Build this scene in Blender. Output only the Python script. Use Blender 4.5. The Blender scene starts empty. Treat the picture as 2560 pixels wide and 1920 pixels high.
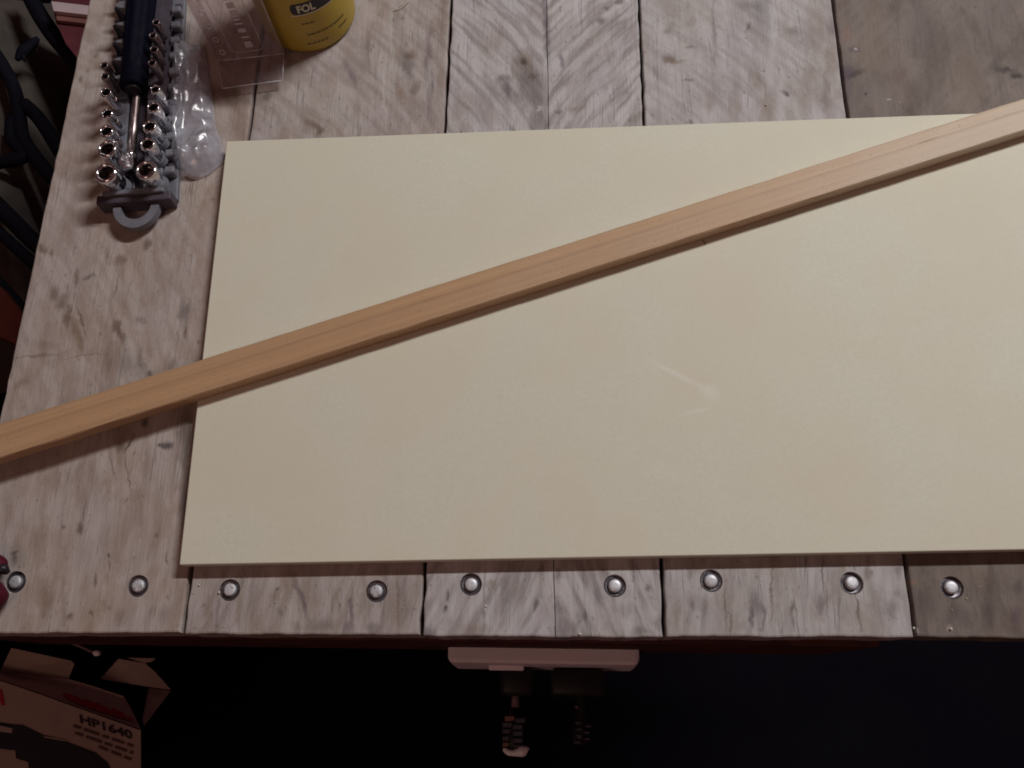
import bpy, bmesh, math, random
import numpy as np
from mathutils import Vector, Matrix, noise as mnoise
rnd = random.Random(7)
C = bpy.context.scene.collection
SC = bpy.context.scene

# ---------------------------------------------------------------- camera
YAW, PITCH, ROLL, CAMH, FPX = 0.14572904, 0.33813861, -0.13826505, 0.5, 2200.0
RM = Matrix.Rotation(YAW, 3, 'Z') @ Matrix.Rotation(PITCH, 3, 'X') @ Matrix.Rotation(ROLL, 3, 'Z')
CAMP = Vector((0, 0, CAMH))
cd = bpy.data.cameras.new('camera'); cam = bpy.data.objects.new('camera', cd); C.objects.link(cam)
cam.matrix_world = Matrix.Translation(CAMP) @ RM.to_4x4()
cd.sensor_width = 36; cd.lens = 36 * FPX / 2560; cd.clip_start = .01; cd.clip_end = 50
SC.camera = cam
# ---------------------------------------------------------------- world, lamps, exposure
w = bpy.data.worlds.new('World'); SC.world = w; w.use_nodes = True
w.node_tree.nodes['Background'].inputs[0].default_value = (1.0, .42, .45, 1)
w.node_tree.nodes['Background'].inputs[1].default_value = .050
def lamp(name, kind, loc, power, col, size, aim=None):
    d = bpy.data.lights.new(name, kind); o = bpy.data.objects.new(name, d); C.objects.link(o)
    o.location = loc; d.energy = power; d.color = col
    if kind == 'AREA':
        d.shape = 'DISK'; d.size = size
        o.rotation_euler = (Vector(aim) - Vector(loc)).to_track_quat('-Z', 'Y').to_euler()
    else: d.shadow_soft_size = size
    return o
tl = lamp('ceiling_tube', 'AREA', (.84, 1.14, 1.40), 22.8, (1.0, .995, .97), .6, (.05, .2, 0))   # a strip lamp above, long way along the bench
tl.data.shape = 'RECTANGLE'; tl.data.size = .62; tl.data.size_y = .09
_z = -(Vector((.05, .2, 0)) - tl.location).normalized(); _x = (Vector((1, 0, 0)) - _z * _z.x).normalized(); _y = _z.cross(_x)
tl.rotation_euler = Matrix((_x, _y, _z)).transposed().to_euler()
lamp('room_lamp', 'AREA', (-.55, -.70, 1.25), 1.9, (1.0, .64, .46), .5, (-.05, .1, 0))
SC.view_settings.view_transform = 'Standard'; SC.view_settings.look = 'None'
SC.view_settings.exposure = 0; SC.view_settings.gamma = 1
SC.cycles.max_bounces = 8; SC.cycles.transparent_max_bounces = 16
SC.cycles.use_denoising = True; SC.cycles.filter_width = 1.8

# ---------------------------------------------------------------- helpers
def ray(u, v):
    return RM @ Vector(((u - 1280) / FPX, -(v - 960) / FPX, -1))
def at(u, v, z=0.0):                       # a point of the place, at height z, from where the photograph shows it
    d = ray(u, v); return CAMP + d * ((z - CAMH) / d.z)
def onplane(u, v, c, n):
    d = ray(u, v); return CAMP + d * ((c - CAMP).dot(n) / d.dot(n))
def link(name, me, m, parent=None):
    o = bpy.data.objects.new(name, me); C.objects.link(o)
    if m is not None:
        me.materials.clear(); me.materials.append(m)
    if parent: o.parent = parent; o.matrix_parent_inverse = Matrix.Translation(-parent.location)
    return o
def obj(name, bm, m, parent=None, smooth=False):
    me = bpy.data.meshes.new(name)
    bmesh.ops.recalc_face_normals(bm, faces=bm.faces[:])
    bm.to_mesh(me); bm.free()
    if smooth: me.shade_smooth()
    return link(name, me, m, parent)
def tag(o, label=None, cat=None, group=None, kind=None):
    if label: o['label'] = label
    if cat: o['category'] = cat
    if group: o['group'] = group
    if kind: o['kind'] = kind
    return o
def thing(name, label, cat, loc, group=None):
    o = bpy.data.objects.new(name, None); C.objects.link(o); o.location = loc
    o.empty_display_size = .02
    return tag(o, label, cat, group)
def box(bm, x0, x1, y0, y1, z0, z1, M=None, bev=0, seg=1):
    vs = [bm.verts.new((x, y, z)) for x in (x0, x1) for y in (y0, y1) for z in (z0, z1)]
    fs = [(0, 1, 3, 2), (4, 6, 7, 5), (0, 4, 5, 1), (2, 3, 7, 6), (0, 2, 6, 4), (1, 5, 7, 3)]
    fc = [bm.faces.new([vs[i] for i in f]) for f in fs]
    if bev:
        r = bmesh.ops.bevel(bm, geom=list({e for f in fc for e in f.edges}), offset=bev, segments=seg, affect='EDGES', profile=.5)
        vs = list({v for v in vs if v.is_valid} | set(r['verts']))
    if M is not None: bmesh.ops.transform(bm, matrix=M, verts=[v for v in vs if v.is_valid])
    return bm
def lathe(bm, prof, n=32, M=None, cap0=True, cap1=True, a0=0.0):
    rings = []
    for r, z in prof:
        ring = []
        for k in range(n):
            a = a0 + 2 * math.pi * k / n
            p = Vector((r * math.cos(a), r * math.sin(a), z))
            ring.append(bm.verts.new(M @ p if M is not None else p))
        rings.append(ring)
    for A, B in zip(rings, rings[1:]):
        for k in range(n): bm.faces.new((A[k], A[(k + 1) % n], B[(k + 1) % n], B[k]))
    if cap0: bm.faces.new(rings[0][::-1])
    if cap1: bm.faces.new(rings[-1])
    return bm
def prism(bm, pts, d, M=None):              # planar polygon of 3-D points, pushed by vector d
    a = [bm.verts.new(p) for p in pts]; b = [bm.verts.new(Vector(p) + d) for p in pts]
    bm.faces.new(a); bm.faces.new(b[::-1])
    for i in range(len(a)):
        j = (i + 1) % len(a); bm.faces.new((a[i], b[i], b[j], a[j]))
    return bm
def tube(bm, pts, rad, n=10, closed=False):
    P = [Vector(p) for p in pts]; R = rad if isinstance(rad, (list, tuple)) else [rad] * len(P)
    rings = []; up = None
    for i, p in enumerate(P):
        t = (P[(i + 1) % len(P)] - P[i - 1]) if closed else (P[min(i + 1, len(P) - 1)] - P[max(i - 1, 0)])
        t.normalize()
        if up is None: up = t.orthogonal().normalized()
        up = (up - t * up.dot(t)).normalized(); s = t.cross(up)
        rings.append([bm.verts.new(p + (up * math.cos(2 * math.pi * k / n) + s * math.sin(2 * math.pi * k / n)) * R[i]) for k in range(n)])
    m = len(rings)
    for i in range(m if closed else m - 1):
        A, B = rings[i], rings[(i + 1) % m]
        for k in range(n): bm.faces.new((A[k], A[(k + 1) % n], B[(k + 1) % n], B[k]))
    if not closed: bm.faces.new(rings[0][::-1]); bm.faces.new(rings[-1])
    return bm
def spline(pts, n=8):
    P = [Vector(p) for p in pts]; P = [P[0] * 2 - P[1]] + P + [P[-1] * 2 - P[-2]]; out = []
    for i in range(1, len(P) - 2):
        for k in range(n):
            t = k / n; a, b, c, d = P[i - 1:i + 3]
            out.append(.5 * (2 * b + (c - a) * t + (2 * a - 5 * b + 4 * c - d) * t * t + (3 * b - a - 3 * c + d) * t ** 3))
    out.append(P[-2]); return out
def text_mesh(s, size, bold=0.0):
    cu = bpy.data.curves.new('lettering', 'FONT'); cu.body = s; cu.size = size; cu.offset = bold; cu.resolution_u = 3
    o = bpy.data.objects.new('lettering', cu); C.objects.link(o)
    dg = bpy.context.evaluated_depsgraph_get(); dg.update()
    me = bpy.data.meshes.new_from_object(o.evaluated_get(dg)); bpy.data.objects.remove(o); bpy.data.curves.remove(cu)
    return me
def boolean_cut(o, cutter_bm):
    me = bpy.data.meshes.new('cutter'); bmesh.ops.recalc_face_normals(cutter_bm, faces=cutter_bm.faces[:]); cutter_bm.to_mesh(me); cutter_bm.free()
    c = bpy.data.objects.new('cutter', me); C.objects.link(c)
    md = o.modifiers.new('cut', 'BOOLEAN'); md.operation = 'DIFFERENCE'; md.solver = 'EXACT'; md.object = c
    dg = bpy.context.evaluated_depsgraph_get(); dg.update()
    new = bpy.data.meshes.new_from_object(o.evaluated_get(dg)); old = o.data
    o.modifiers.clear(); o.data = new; new.name = old.name
    bpy.data.objects.remove(c); bpy.data.meshes.remove(me); bpy.data.meshes.remove(old)

# ---------------------------------------------------------------- node materials
class NT:
    def __init__(s, name):
        s.m = bpy.data.materials.new(name); s.m.use_nodes = True
        s.t = s.m.node_tree; s.b = s.t.nodes['Principled BSDF']; s.out = s.t.nodes['Material Output']
        s._co = None
    def n(s, typ, **kw):
        nd = s.t.nodes.new(typ)
        for k, v in kw.items():
            if k.startswith('_'): setattr(nd, k[1:], v)
        return nd
    def l(s, a, b): s.t.links.new(a, b)
    def co(s):
        if s._co is None: s._co = s.n('ShaderNodeTexCoord').outputs['Object']
        return s._co
    def mapping(s, vec, loc=(0, 0, 0), rot=(0, 0, 0), sc=(1, 1, 1), typ='POINT'):
        nd = s.n('ShaderNodeMapping', _vector_type=typ); s.l(vec, nd.inputs[0])
        nd.inputs['Location'].default_value = loc; nd.inputs['Rotation'].default_value = rot; nd.inputs['Scale'].default_value = sc
        return nd.outputs[0]
    def noise(s, vec, scale=1, detail=4, rough=.55, dist=0, col=False):
        nd = s.n('ShaderNodeTexNoise'); s.l(vec, nd.inputs['Vector'])
        for k, v in (('Scale', scale), ('Detail', detail), ('Roughness', rough), ('Distortion', dist)): nd.inputs[k].default_value = v
        return nd.outputs[1 if col else 0]
    def rng(s, val, a, b, c=0, d=1, smooth=False):
        nd = s.n('ShaderNodeMapRange'); s.l(val, nd.inputs[0])
        if smooth: nd.interpolation_type = 'SMOOTHSTEP'
        for i, v in enumerate((a, b, c, d)): nd.inputs[i + 1].default_value = v
        return nd.outputs[0]
    def mth(s, op, a, b=None):
        nd = s.n('ShaderNodeMath', _operation=op)
        for i, v in enumerate((a, b)):
            if v is None: continue
            if isinstance(v, (int, float)): nd.inputs[i].default_value = v
            else: s.l(v, nd.inputs[i])
        return nd.outputs[0]
    def mix(s, fac, a, b, blend='MIX'):
        nd = s.n('ShaderNodeMixRGB', _blend_type=blend)
        for i, v in enumerate((fac, a, b)):
            if isinstance(v, (int, float)): nd.inputs[i].default_value = v
            elif isinstance(v, tuple): nd.inputs[i].default_value = (*v[:3], 1)
            else: s.l(v, nd.inputs[i])
        return nd.outputs[0]
    def bump(s, h, strength, dist):
        nd = s.n('ShaderNodeBump'); nd.inputs['Strength'].default_value = strength; nd.inputs['Distance'].default_value = dist
        s.l(h, nd.inputs['Height']); s.l(nd.outputs[0], s.b.inputs['Normal']); return nd.outputs[0]
    def color(s, c):
        if isinstance(c, tuple): s.b.inputs['Base Color'].default_value = (*c[:3], 1)
        else: s.l(c, s.b.inputs['Base Color'])
    def set(s, **kw):
        for k, v in kw.items():
            i = s.b.inputs[k.replace('_', ' ')]
            if isinstance(v, (int, float)): i.default_value = v
            else: s.l(v, i)
        return s
def simple(name, col, rough=.5, metal=0, spec=.5, var=.25, scale=120, bump=0):
    t = NT(name)
    nz = t.noise(t.co(), scale, 5, .6)
    t.color(t.mix(t.rng(nz, .3, .7), tuple(c * (1 - var) for c in col), tuple(min(1, c * (1 + var)) for c in col)))
    t.set(Metallic=metal, Roughness=t.rng(nz, .3, .7, rough * .8, min(1, rough * 1.2)), Specular_IOR_Level=spec)
    if bump: t.bump(nz, bump, .001)
    return t.m

# stains: (u, v, half-width px, half-length px, angle deg, strength, colour)
BRN = (.11, .064, .040); TAN = (.21, .138, .092); GRY = (.095, .076, .072); BLK = (.02, .016, .018); PUR = (.10, .074, .10); PALE = (.58, .56, .57)
STAINS = {
 0: [(143, 735, 13, 16, 20, .7, BRN), (158, 755, 12, 22, 25, .8, BRN), (172, 790, 8, 24, 5, .9, BRN), (194, 688, 7, 20, 5, .8, BRN), (224, 693, 13, 6, 5, .8, GRY),
     (300, 650, 15, 10, 0, .7, BRN), (303, 690, 7, 60, -8, .35, TAN), (367, 612, 12, 10, 0, .9, BRN), (102, 621, 10, 14, -20, .8, BRN), (127, 634, 6, 7, 0, .7, BRN),
     (194, 832, 8, 54, -17, .85, TAN), (205, 800, 4, 30, -15, .8, BRN), (296, 826, 8, 36, -16, .95, BRN), (272, 885, 22, 70, -10, .55, TAN), (90, 890, 60, 3, 2, .55, BRN), (215, 889, 50, 2, 2, .5, BRN),
     (316, 912, 26, 28, -30, .5, GRY), (352, 905, 8, 30, -10, .5, GRY), (371, 931, 8, 8, 0, .8, BLK), (50, 960, 26, 10, -35, .6, TAN), (115, 862, 30, 8, 10, .45, TAN),
     (324, 1110, 3, 24, 25, .9, BLK), (322, 1180, 2.5, 60, -7, .7, BRN), (304, 1123, 12, 10, 0, .8, BRN), (280, 1165, 4, 34, -6, .6, BRN), (416, 1113, 15, 8, 0, 1, BLK), (402, 1110, 7, 5, 0, 1, BLK),
     (466, 1090, 20, 60, 0, .85, GRY), (464, 1190, 17, 60, 0, .6, GRY), (462, 1290, 16, 60, 0, .6, GRY), (356, 1040, 22, 10, 0, .7, BRN), (362, 1058, 8, 10, 0, .9, BLK),
     (197, 1322, 9, 12, 0, .95, BRN), (160, 1318, 7, 5, 0, .8, BRN), (272, 1391, 5, 6, 0, .95, BLK), (272, 1425, 2, 26, 0, .6, BRN), (239, 1455, 5, 14, -5, .8, GRY), (268, 1447, 10, 12, 0, .45, TAN),
     (179, 1541, 12, 7, 25, .85, BRN), (229, 1536, 6, 7, 0, .8, BRN), (388, 1338, 8, 7, 0, .7, GRY), (108, 1495, 20, 44, -4, .7, TAN), (38, 1393, 10, 14, 0, .9, GRY), (38, 1378, 11, 4, 0, .9, BRN), (415, 1396, 4, 12, 0, .8, BRN),
     (300, 1545, 14, 20, 0, .5, BRN), (414, 1535, 20, 20, 0, .4, GRY), (160, 1500, 8, 60, -5, .4, TAN), (346, 1235, 20, 14, 0, .3, TAN), (190, 400, 60, 30, 30, .25, TAN),
     (240, 400, 26, 130, -5, .45, TAN), (395, 640, 8, 120, -8, .35, TAN), (460, 780, 12, 26, 0, .8, GRY), (464, 830, 5, 16, 0, .8, BRN), (350, 800, 14, 8, 30, .5, GRY), (92, 300, 8, 8, 0, .6, BRN), (238, 140, 6, 5, 0, .6, BRN), (200, 200, 5, 7, 0, .7, BRN),
     (432, 905, 9, 12, 20, .5, GRY), (595, 295, 20, 60, -6, .75, TAN), (560, 235, 40, 12, 25, .8, BRN), (475, 440, 24, 10, 20, .7, TAN), (445, 448, 8, 8, 0, .8, BLK)],
 1: [(795, 318, 9, 22, -50, .85, BRN), (802, 330, 8, 14, 40, .8, BRN), (667, 242, 8, 9, 0, .7, GRY), (1018, 160, 12, 34, -12, .75, GRY), (1025, 138, 10, 8, 0, .8, BRN), (877, 183, 8, 28, -20, .6, PUR), (1040, 222, 11, 16, 10, .7, BRN),
     (920, 120, 6, 40, -3, .5, PUR), (1070, 130, 6, 60, 4, .6, PUR), (1075, 250, 7, 50, 4, .5, PUR), (1000, 235, 8, 26, -6, .5, TAN), (960, 240, 3, 60, -2, .5, PALE), (1105, 190, 10, 30, 0, .5, TAN), (1108, 40, 8, 80, 2, .4, BRN), (980, 100, 4, 80, -2, .4, PALE),
     (696, 1474, 5, 4, 0, .8, BLK), (685, 1488, 20, 14, 0, .5, TAN), (755, 1495, 7, 46, -22, .75, PUR), (880, 1525, 7, 46, -3, .85, PUR), (868, 1566, 14, 16, 0, .7, PUR), (805, 1562, 36, 16, 0, .65, GRY), (993, 1500, 3, 60, 0, .6, BRN), (700, 1530, 10, 10, 0, .5, GRY),
     (840, 1482, 18, 16, 0, .4, TAN), (520, 1540, 12, 40, 0, .5, TAN), (600, 1510, 10, 60, 0, .5, TAN), (545, 1530, 8, 30, 0, .5, GRY), (740, 1565, 12, 14, 0, .5, GRY), (930, 1570, 20, 10, 0, .6, GRY), (960, 1440, 10, 20, 0, .4, GRY), (1010, 1500, 14, 60, 0, .35, GRY)],
 2: [(1329, 215, 34, 64, -10, .75, GRY), (1312, 148, 24, 22, 0, .65, TAN), (1310, 154, 9, 10, 0, .9, BLK), (1268, 228, 9, 22, 0, .8, PUR), (1258, 198, 14, 8, -20, .7, GRY), (1330, 192, 6, 12, 0, .8, BRN), (1503, 52, 10, 8, 0, .8, GRY), (1518, 22, 7, 5, 0, .7, GRY),
     (1404, 152, 6, 16, -10, .8, PUR), (1345, 270, 6, 5, 0, .9, PALE), (1230, 110, 20, 30, 30, .4, TAN), (1350, 305, 30, 22, 0, .55, GRY), (1440, 275, 26, 8, 0, .45, TAN), (1366, 60, 7, 80, -4, .8, PUR), (1390, 60, 8, 70, 0, .3, PALE), (1380, 280, 12, 40, 0, .3, PALE),
     (1395, 278, 8, 6, 0, .8, GRY), (1150, 270, 20, 30, 20, .3, TAN), (1545, 4, 10, 5, 0, .7, GRY),
     (1111, 1521, 9, 6, -25, 1, BLK), (1120, 1488, 6, 15, -15, .9, GRY), (1339, 1510, 6, 14, 0, .9, GRY), (1395, 1438, 14, 13, 0, .8, BRN), (1376, 1430, 16, 40, 0, .4, PALE), (1352, 1426, 7, 14, 0, .8, PUR), (1617, 1464, 10, 8, -30, .8, GRY), (1455, 1536, 14, 10, 0, .7, PUR), (1395, 1520, 12, 26, 0, .6, PUR),
     (1070, 1575, 20, 16, 0, .7, PUR), (1190, 1575, 40, 14, -10, .5, TAN), (1230, 1462, 16, 10, 0, .6, TAN), (1265, 1500, 10, 40, 0, .4, GRY), (1410, 1570, 40, 20, 0, .5, PUR), (1500, 1490, 20, 20, 0, .35, PUR), (1560, 1530, 30, 16, 0, .35, BRN), (1215, 1515, 5, 6, 0, 1, PALE), (1650, 1560, 10, 24, 0, .6, GRY), (1600, 1580, 26, 8, 0, .55, GRY), (1085, 1540, 26, 24, 0, .35, PALE), (1640, 1480, 10, 30, 0, .4, PALE)],
 3: [(1674, 146, 14, 9, 20, .85, BRN), (1690, 152, 26, 5, 0, .6, TAN), (1869, 72, 6, 11, 5, .9, BRN), (1891, 208, 22, 20, 0, .6, TAN), (1774, 256, 12, 20, 0, .55, TAN), (1960, 232, 7, 5, 30, .95, BLK), (1968, 238, 7, 4, -20, .95, BLK), (1934, 90, 10, 110, 2, .6, PALE), (1948, 250, 12, 70, 3, .6, PALE), (1900, 40, 24, 60, 0, .4, GRY), (1880, 15, 30, 14, 0, .5, GRY),
     (1724, 202, 14, 4, 0, .7, GRY), (1727, 118, 12, 4, 0, .6, GRY), (1650, 30, 20, 40, 0, .25, PALE), (2040, 70, 18, 80, 0, .45, TAN), (2075, 160, 14, 90, 3, .5, TAN), (2078, 70, 10, 20, 0, .5, PUR), (1992, 80, 20, 10, 0, .5, GRY), (1920, 260, 22, 36, 0, .45, TAN), (1840, 250, 12, 60, 0, .4, TAN), (2062, 230, 8, 40, 0, .4, GRY), (1722, 303, 5, 7, 0, .9, GRY), (1650, 250, 24, 20, 0, .3, PALE), (1785, 80, 4, 90, 0, .4, GRY), (1668, 76, 8, 6, 0, .5, GRY),
     (1893, 1512, 15, 26, 0, .75, PUR), (1880, 1545, 4, 26, 0, .8, PUR), (1907, 1540, 4, 30, 0, .7, PUR), (1986, 1524, 6, 16, 8, .85, BRN), (1984, 1560, 5, 16, 0, .7, PUR), (2166, 1432, 9, 14, 0, .9, BRN), (2180, 1428, 5, 8, 0, .9, BRN), (2050, 1510, 12, 26, 0, .6, PUR), (2145, 1520, 3, 60, -6, .8, BRN), (1930, 1480, 2.5, 70, 0, .75, BRN), (2058, 1440, 3, 50, -3, .85, BRN), (2068, 1500, 3, 34, -4, .7, GRY), (2102, 1530, 3, 40, 0, .6, GRY), (1815, 1520, 4, 50, 0, .6, BRN), (1735, 1510, 6, 12, 0, .6, PUR), (2230, 1520, 22, 20, 0, .6, GRY), (2245, 1480, 18, 14, 0, .4, GRY), (1760, 1525, 8, 30, 0, .5, GRY), (1690, 1540, 8, 30, 0, .4, TAN), (1830, 1560, 4, 26, 0, .6, BRN), (1720, 1440, 6, 16, 0, .5, GRY), (1660, 1550, 6, 50, 0, .4, GRY), (2010, 1420, 3, 30, 0, .7, BRN), (2250, 1420, 10, 20, 0, .6, GRY), (2190, 1440, 50, 20, 0, .3, PALE)],
 4: [(2120, 176, 14, 14, 0, .85, PUR), (2140, 185, 26, 6, -20, .8, BLK), (2118, 210, 12, 60, 5, .5, PUR), (2186, 140, 40, 46, 0, .55, (.23, .18, .14)), (2190, 40, 22, 60, 0, .45, (.23, .19, .15)), (2520, 178, 22, 5, -5, .85, BLK), (2545, 190, 14, 6, -10, .95, BLK), (2500, 172, 20, 10, 0, .5, GRY), (2140, 124, 16, 6, 5, .7, PUR), (2141, 123, 4, 3, 0, .9, PALE), (2166, 236, 4, 4, 0, .9, BLK), (2225, 250, 5, 3, 0, .7, PALE), (2340, 160, 26, 60, 0, .5, (.10, .072, .065)), (2410, 190, 40, 100, 5, .45, (.24, .20, .165)), (2115, 80, 10, 20, 0, .7, (.25, .15, .12)), (2280, 270, 14, 50, -5, .6, (.09, .06, .05)), (2300, 60, 30, 60, 0, .35, (.10, .08, .085)), (2250, 190, 16, 60, 0, .4, (.19, .12, .10)), (2490, 60, 40, 60, 0, .35, (.11, .085, .085)),
     (2280, 1450, 14, 5, -15, .8, (.30, .17, .12)), (2287, 1572, 7, 7, 0, 1, PALE), (2378, 1572, 8, 7, 0, 1, (.42, .36, .33)), (2275, 1560, 6, 5, 0, .9, PALE), (2400, 1540, 30, 20, 0, .5, (.08, .06, .07)), (2310, 1500, 30, 30, 0, .5, (.09, .07, .07)), (2470, 1540, 20, 26, 0, .6, (.08, .06, .065)), (2440, 1440, 60, 20, 0, .35, (.20, .15, .12)), (2545, 1470, 10, 20, 0, .6, (.09, .07, .08)), (2545, 1540, 14, 20, 0, .5, (.08, .05, .09))]}
def plank_mat(i, dark, mid, light, grain_rot=0.0, saw=(), fleck=.5):
    t = NT('plank_wood')
    co = t.co()
    wob = t.noise(t.mapping(co, sc=(34, 16, 34)), 1, 4, .6, col=True)
    nd = t.n('ShaderNodeVectorMath', _operation='SUBTRACT'); t.l(wob, nd.inputs[0]); nd.inputs[1].default_value = (.5, .5, .5)
    sc = t.n('ShaderNodeVectorMath', _operation='SCALE'); t.l(nd.outputs[0], sc.inputs[0]); sc.inputs['Scale'].default_value = .007
    ad = t.n('ShaderNodeVectorMath', _operation='ADD'); t.l(co, ad.inputs[0]); t.l(sc.outputs[0], ad.inputs[1])
    wco = ad.outputs[0]
    off = (i * 3.7, i * 1.9, 0)
    r = (0, 0, grain_rot)
    fine = t.noise(t.mapping(wco, off, r, (520, 34, 60)), 1, 5, .7)
    med = t.noise(t.mapping(wco, off, r, (120, 12, 20)), 1, 4, .6, .2)
    blot = t.noise(t.mapping(wco, off, r, (46, 26, 20)), 1, 5, .62, .5)
    mott = t.noise(t.mapping(co, off, r, (150, 85, 90)), 1, 4, .6, .6)
    speck = t.noise(t.mapping(co, off, r, (300, 180, 200)), 1, 3, .6)
    smear = t.noise(t.mapping(wco, (i * 2.1, 8, 0), r, (105, 30, 60)), 1, 3, .5, .4)
    c = t.mix(t.rng(blot, .36, .58), mid, light)
    c = t.mix(t.rng(smear, .48, .30, 0, (.50, .40, .26, .30, .55)[i]), c, dark)
    c = t.mix(t.rng(mott, .46, .34, 0, .22), c, dark)
    c = t.mix(t.rng(fine, .46, .34, 0, .22), c, dark)
    c = t.mix(t.rng(smear, .52, .70, 0, .40), c, tuple(min(1, x * 1.2) for x in light))
    lav = t.noise(t.mapping(co, off, r, (26, 18, 20)), 1, 3, .5)
    c = t.mix(t.rng(lav, .40, .65, 0, .5), c, t.mix(.6, c, tuple(x * y for x, y in zip(light, (.93, .92, 1.04)))))
    hgt = t.mth('ADD', t.mth('MULTIPLY', fine, .6), t.mth('MULTIPLY', mott, .4))
    sx = t.n('ShaderNodeSeparateXYZ'); t.l(co, sx.inputs[0])
    for (side, freq, strength, loc, xc) in saw:      # kerf strokes left by a circular saw
        df = t.n('ShaderNodeVectorMath', _operation='SUBTRACT'); t.l(wco, df.inputs[0]); df.inputs[1].default_value = loc
        ds = t.n('ShaderNodeSeparateXYZ'); t.l(df.outputs[0], ds.inputs[0])
        rad = t.mth('SQRT', t.mth('ADD', t.mth('MULTIPLY', ds.outputs[0], ds.outputs[0]), t.mth('MULTIPLY', ds.outputs[1], ds.outputs[1])))
        ang = t.mth('ARCTAN2', ds.outputs[1], ds.outputs[0])
        cb = t.n('ShaderNodeCombineXYZ'); t.l(t.mth('MULTIPLY', rad, freq * 5.2), cb.inputs[0]); t.l(t.mth('MULTIPLY', ang, 9.0), cb.inputs[1])
        st_ = t.noise(cb.outputs[0], 1, 2, .45)
        msk = t.rng(blot, .30, .50, .35, 1)
        if side: msk = t.mth('MULTIPLY', msk, t.rng(sx.outputs[0], xc - side * .002, xc + side * .002))
        c = t.mix(t.mth('MULTIPLY', t.mth('MULTIPLY', msk, t.rng(st_, .50, .36)), strength), c, tuple(x * y for x, y in zip(dark, (1.08, 1.18, 1.25))))
        c = t.mix(t.mth('MULTIPLY', t.mth('MULTIPLY', msk, t.rng(st_, .52, .64)), strength * .7), c, tuple(min(1, x * 1.2) for x in light))
    # small dirt specks and pits
    c = t.mix(t.mth('MULTIPLY', t.rng(speck, .62, .74), fleck), c, GRY)
    c = t.mix(t.mth('MULTIPLY', t.rng(speck, .36, .26), .30), c, PALE if i < 4 else (.28, .23, .20))
    crk = t.noise(t.mapping(wco, (i * 5.1, 3.3, 0), r, (260, 5, 20)), 1, 2, .5)
    crk = t.mth('MULTIPLY', t.rng(t.mth('ABSOLUTE', t.mth('SUBTRACT', crk, .5)), .014, .0), t.rng(blot, .44, .58))
    c = t.mix(t.mth('MULTIPLY', crk, .55), c, GRY)
    flat = t.n('ShaderNodeVectorMath', _operation='MULTIPLY'); t.l(wco, flat.inputs[0]); flat.inputs[1].default_value = (1, 1, 0)
    w2 = t.n('ShaderNodeVectorMath', _operation='SUBTRACT'); t.l(t.noise(t.mapping(co, sc=(150, 90, 90)), 1, 3, .6, col=True), w2.inputs[0]); w2.inputs[1].default_value = (.5, .5, .5)
    w3 = t.n('ShaderNodeVectorMath', _operation='MULTIPLY'); t.l(w2.outputs[0], w3.inputs[0]); w3.inputs[1].default_value = (.007, .007, 0)
    w4 = t.n('ShaderNodeVectorMath', _operation='ADD'); t.l(flat.outputs[0], w4.inputs[0]); t.l(w3.outputs[0], w4.inputs[1]); flat = w4
    for (u, v, a, b, ang, st, col) in STAINS.get(i, ()):
        p = at(u, v); q = at(u, v + 10); s = (p - q).length / 10
        g = math.atan2(q.y - p.y, q.x - p.x) + math.pi / 2
        m = t.mapping(flat.outputs[0], (p.x, p.y, 0), (0, 0, g - math.radians(ang)), (a * s * .9, b * s * 1.15, 1), 'TEXTURE')
        ln = t.n('ShaderNodeVectorMath', _operation='LENGTH'); t.l(m, ln.inputs[0])
        f = t.rng(t.mth('ADD', ln.outputs['Value'], t.mth('MULTIPLY', t.mth('ADD', mott, speck), .7)), 2.35, .9, 0, min(1, st * .74), True)
        c = t.mix(f, c, col)
    t.color(c); t.set(Roughness=.72, Specular_IOR_Level=.25)
    t.bump(hgt, .8, .0009)
    return t.m

# ---------------------------------------------------------------- floor (setting)
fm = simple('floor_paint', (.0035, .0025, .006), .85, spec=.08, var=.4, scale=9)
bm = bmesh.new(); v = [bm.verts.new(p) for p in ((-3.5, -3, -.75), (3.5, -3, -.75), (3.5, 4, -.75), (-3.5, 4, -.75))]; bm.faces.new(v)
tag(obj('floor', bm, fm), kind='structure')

# ---------------------------------------------------------------- workbench
bench = thing('workbench', 'weathered plank workbench top with bolts along its front edge', 'workbench', (0, .03, -.03))
JX = [-.3388, -.2073, -.0733, .0597, .1935, .345]
FY = [.0254, .0266, .0270, .0285, .0300]
SLOPE = [.0016, .0008, .0010, .0012, .0004]
BOLTS = [(38, 1455), (344, 1465), (573, 1475), (941, 1478), (1177, 1461), (1537, 1465), (1778, 1452), (2130, 1458), (2381, 1469)]
WOODS = [
 ((.26, .18, .135), (.375, .30, .25), (.475, .41, .385)),
 ((.235, .17, .138), (.35, .285, .25), (.45, .40, .385)),
 ((.24, .19, .17), (.395, .35, .335), (.505, .48, .485)),
 ((.235, .185, .16), (.38, .337, .315), (.485, .458, .458)),
 ((.105, .076, .066), (.165, .128, .112), (.225, .185, .165))]
def sawc(u, v, z=0): p = at(u, v); return (p.x, p.y, 0)
SAW = [[(0, 34, .28, (-.56, .06, 0), 0)], [(0, 34, .38, (-.42, .14, 0), 0)], [(-1, 38, .62, (-.33, .18, 0), -.0075), (1, 34, .75, (.33, .16, 0), -.0075)], [(0, 34, .30, (-.2, .10, 0), 0)], [(0, 30, .2, (.6, .1, 0), 0)]]
hole_r, hole_d = .0062, .0045
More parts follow.
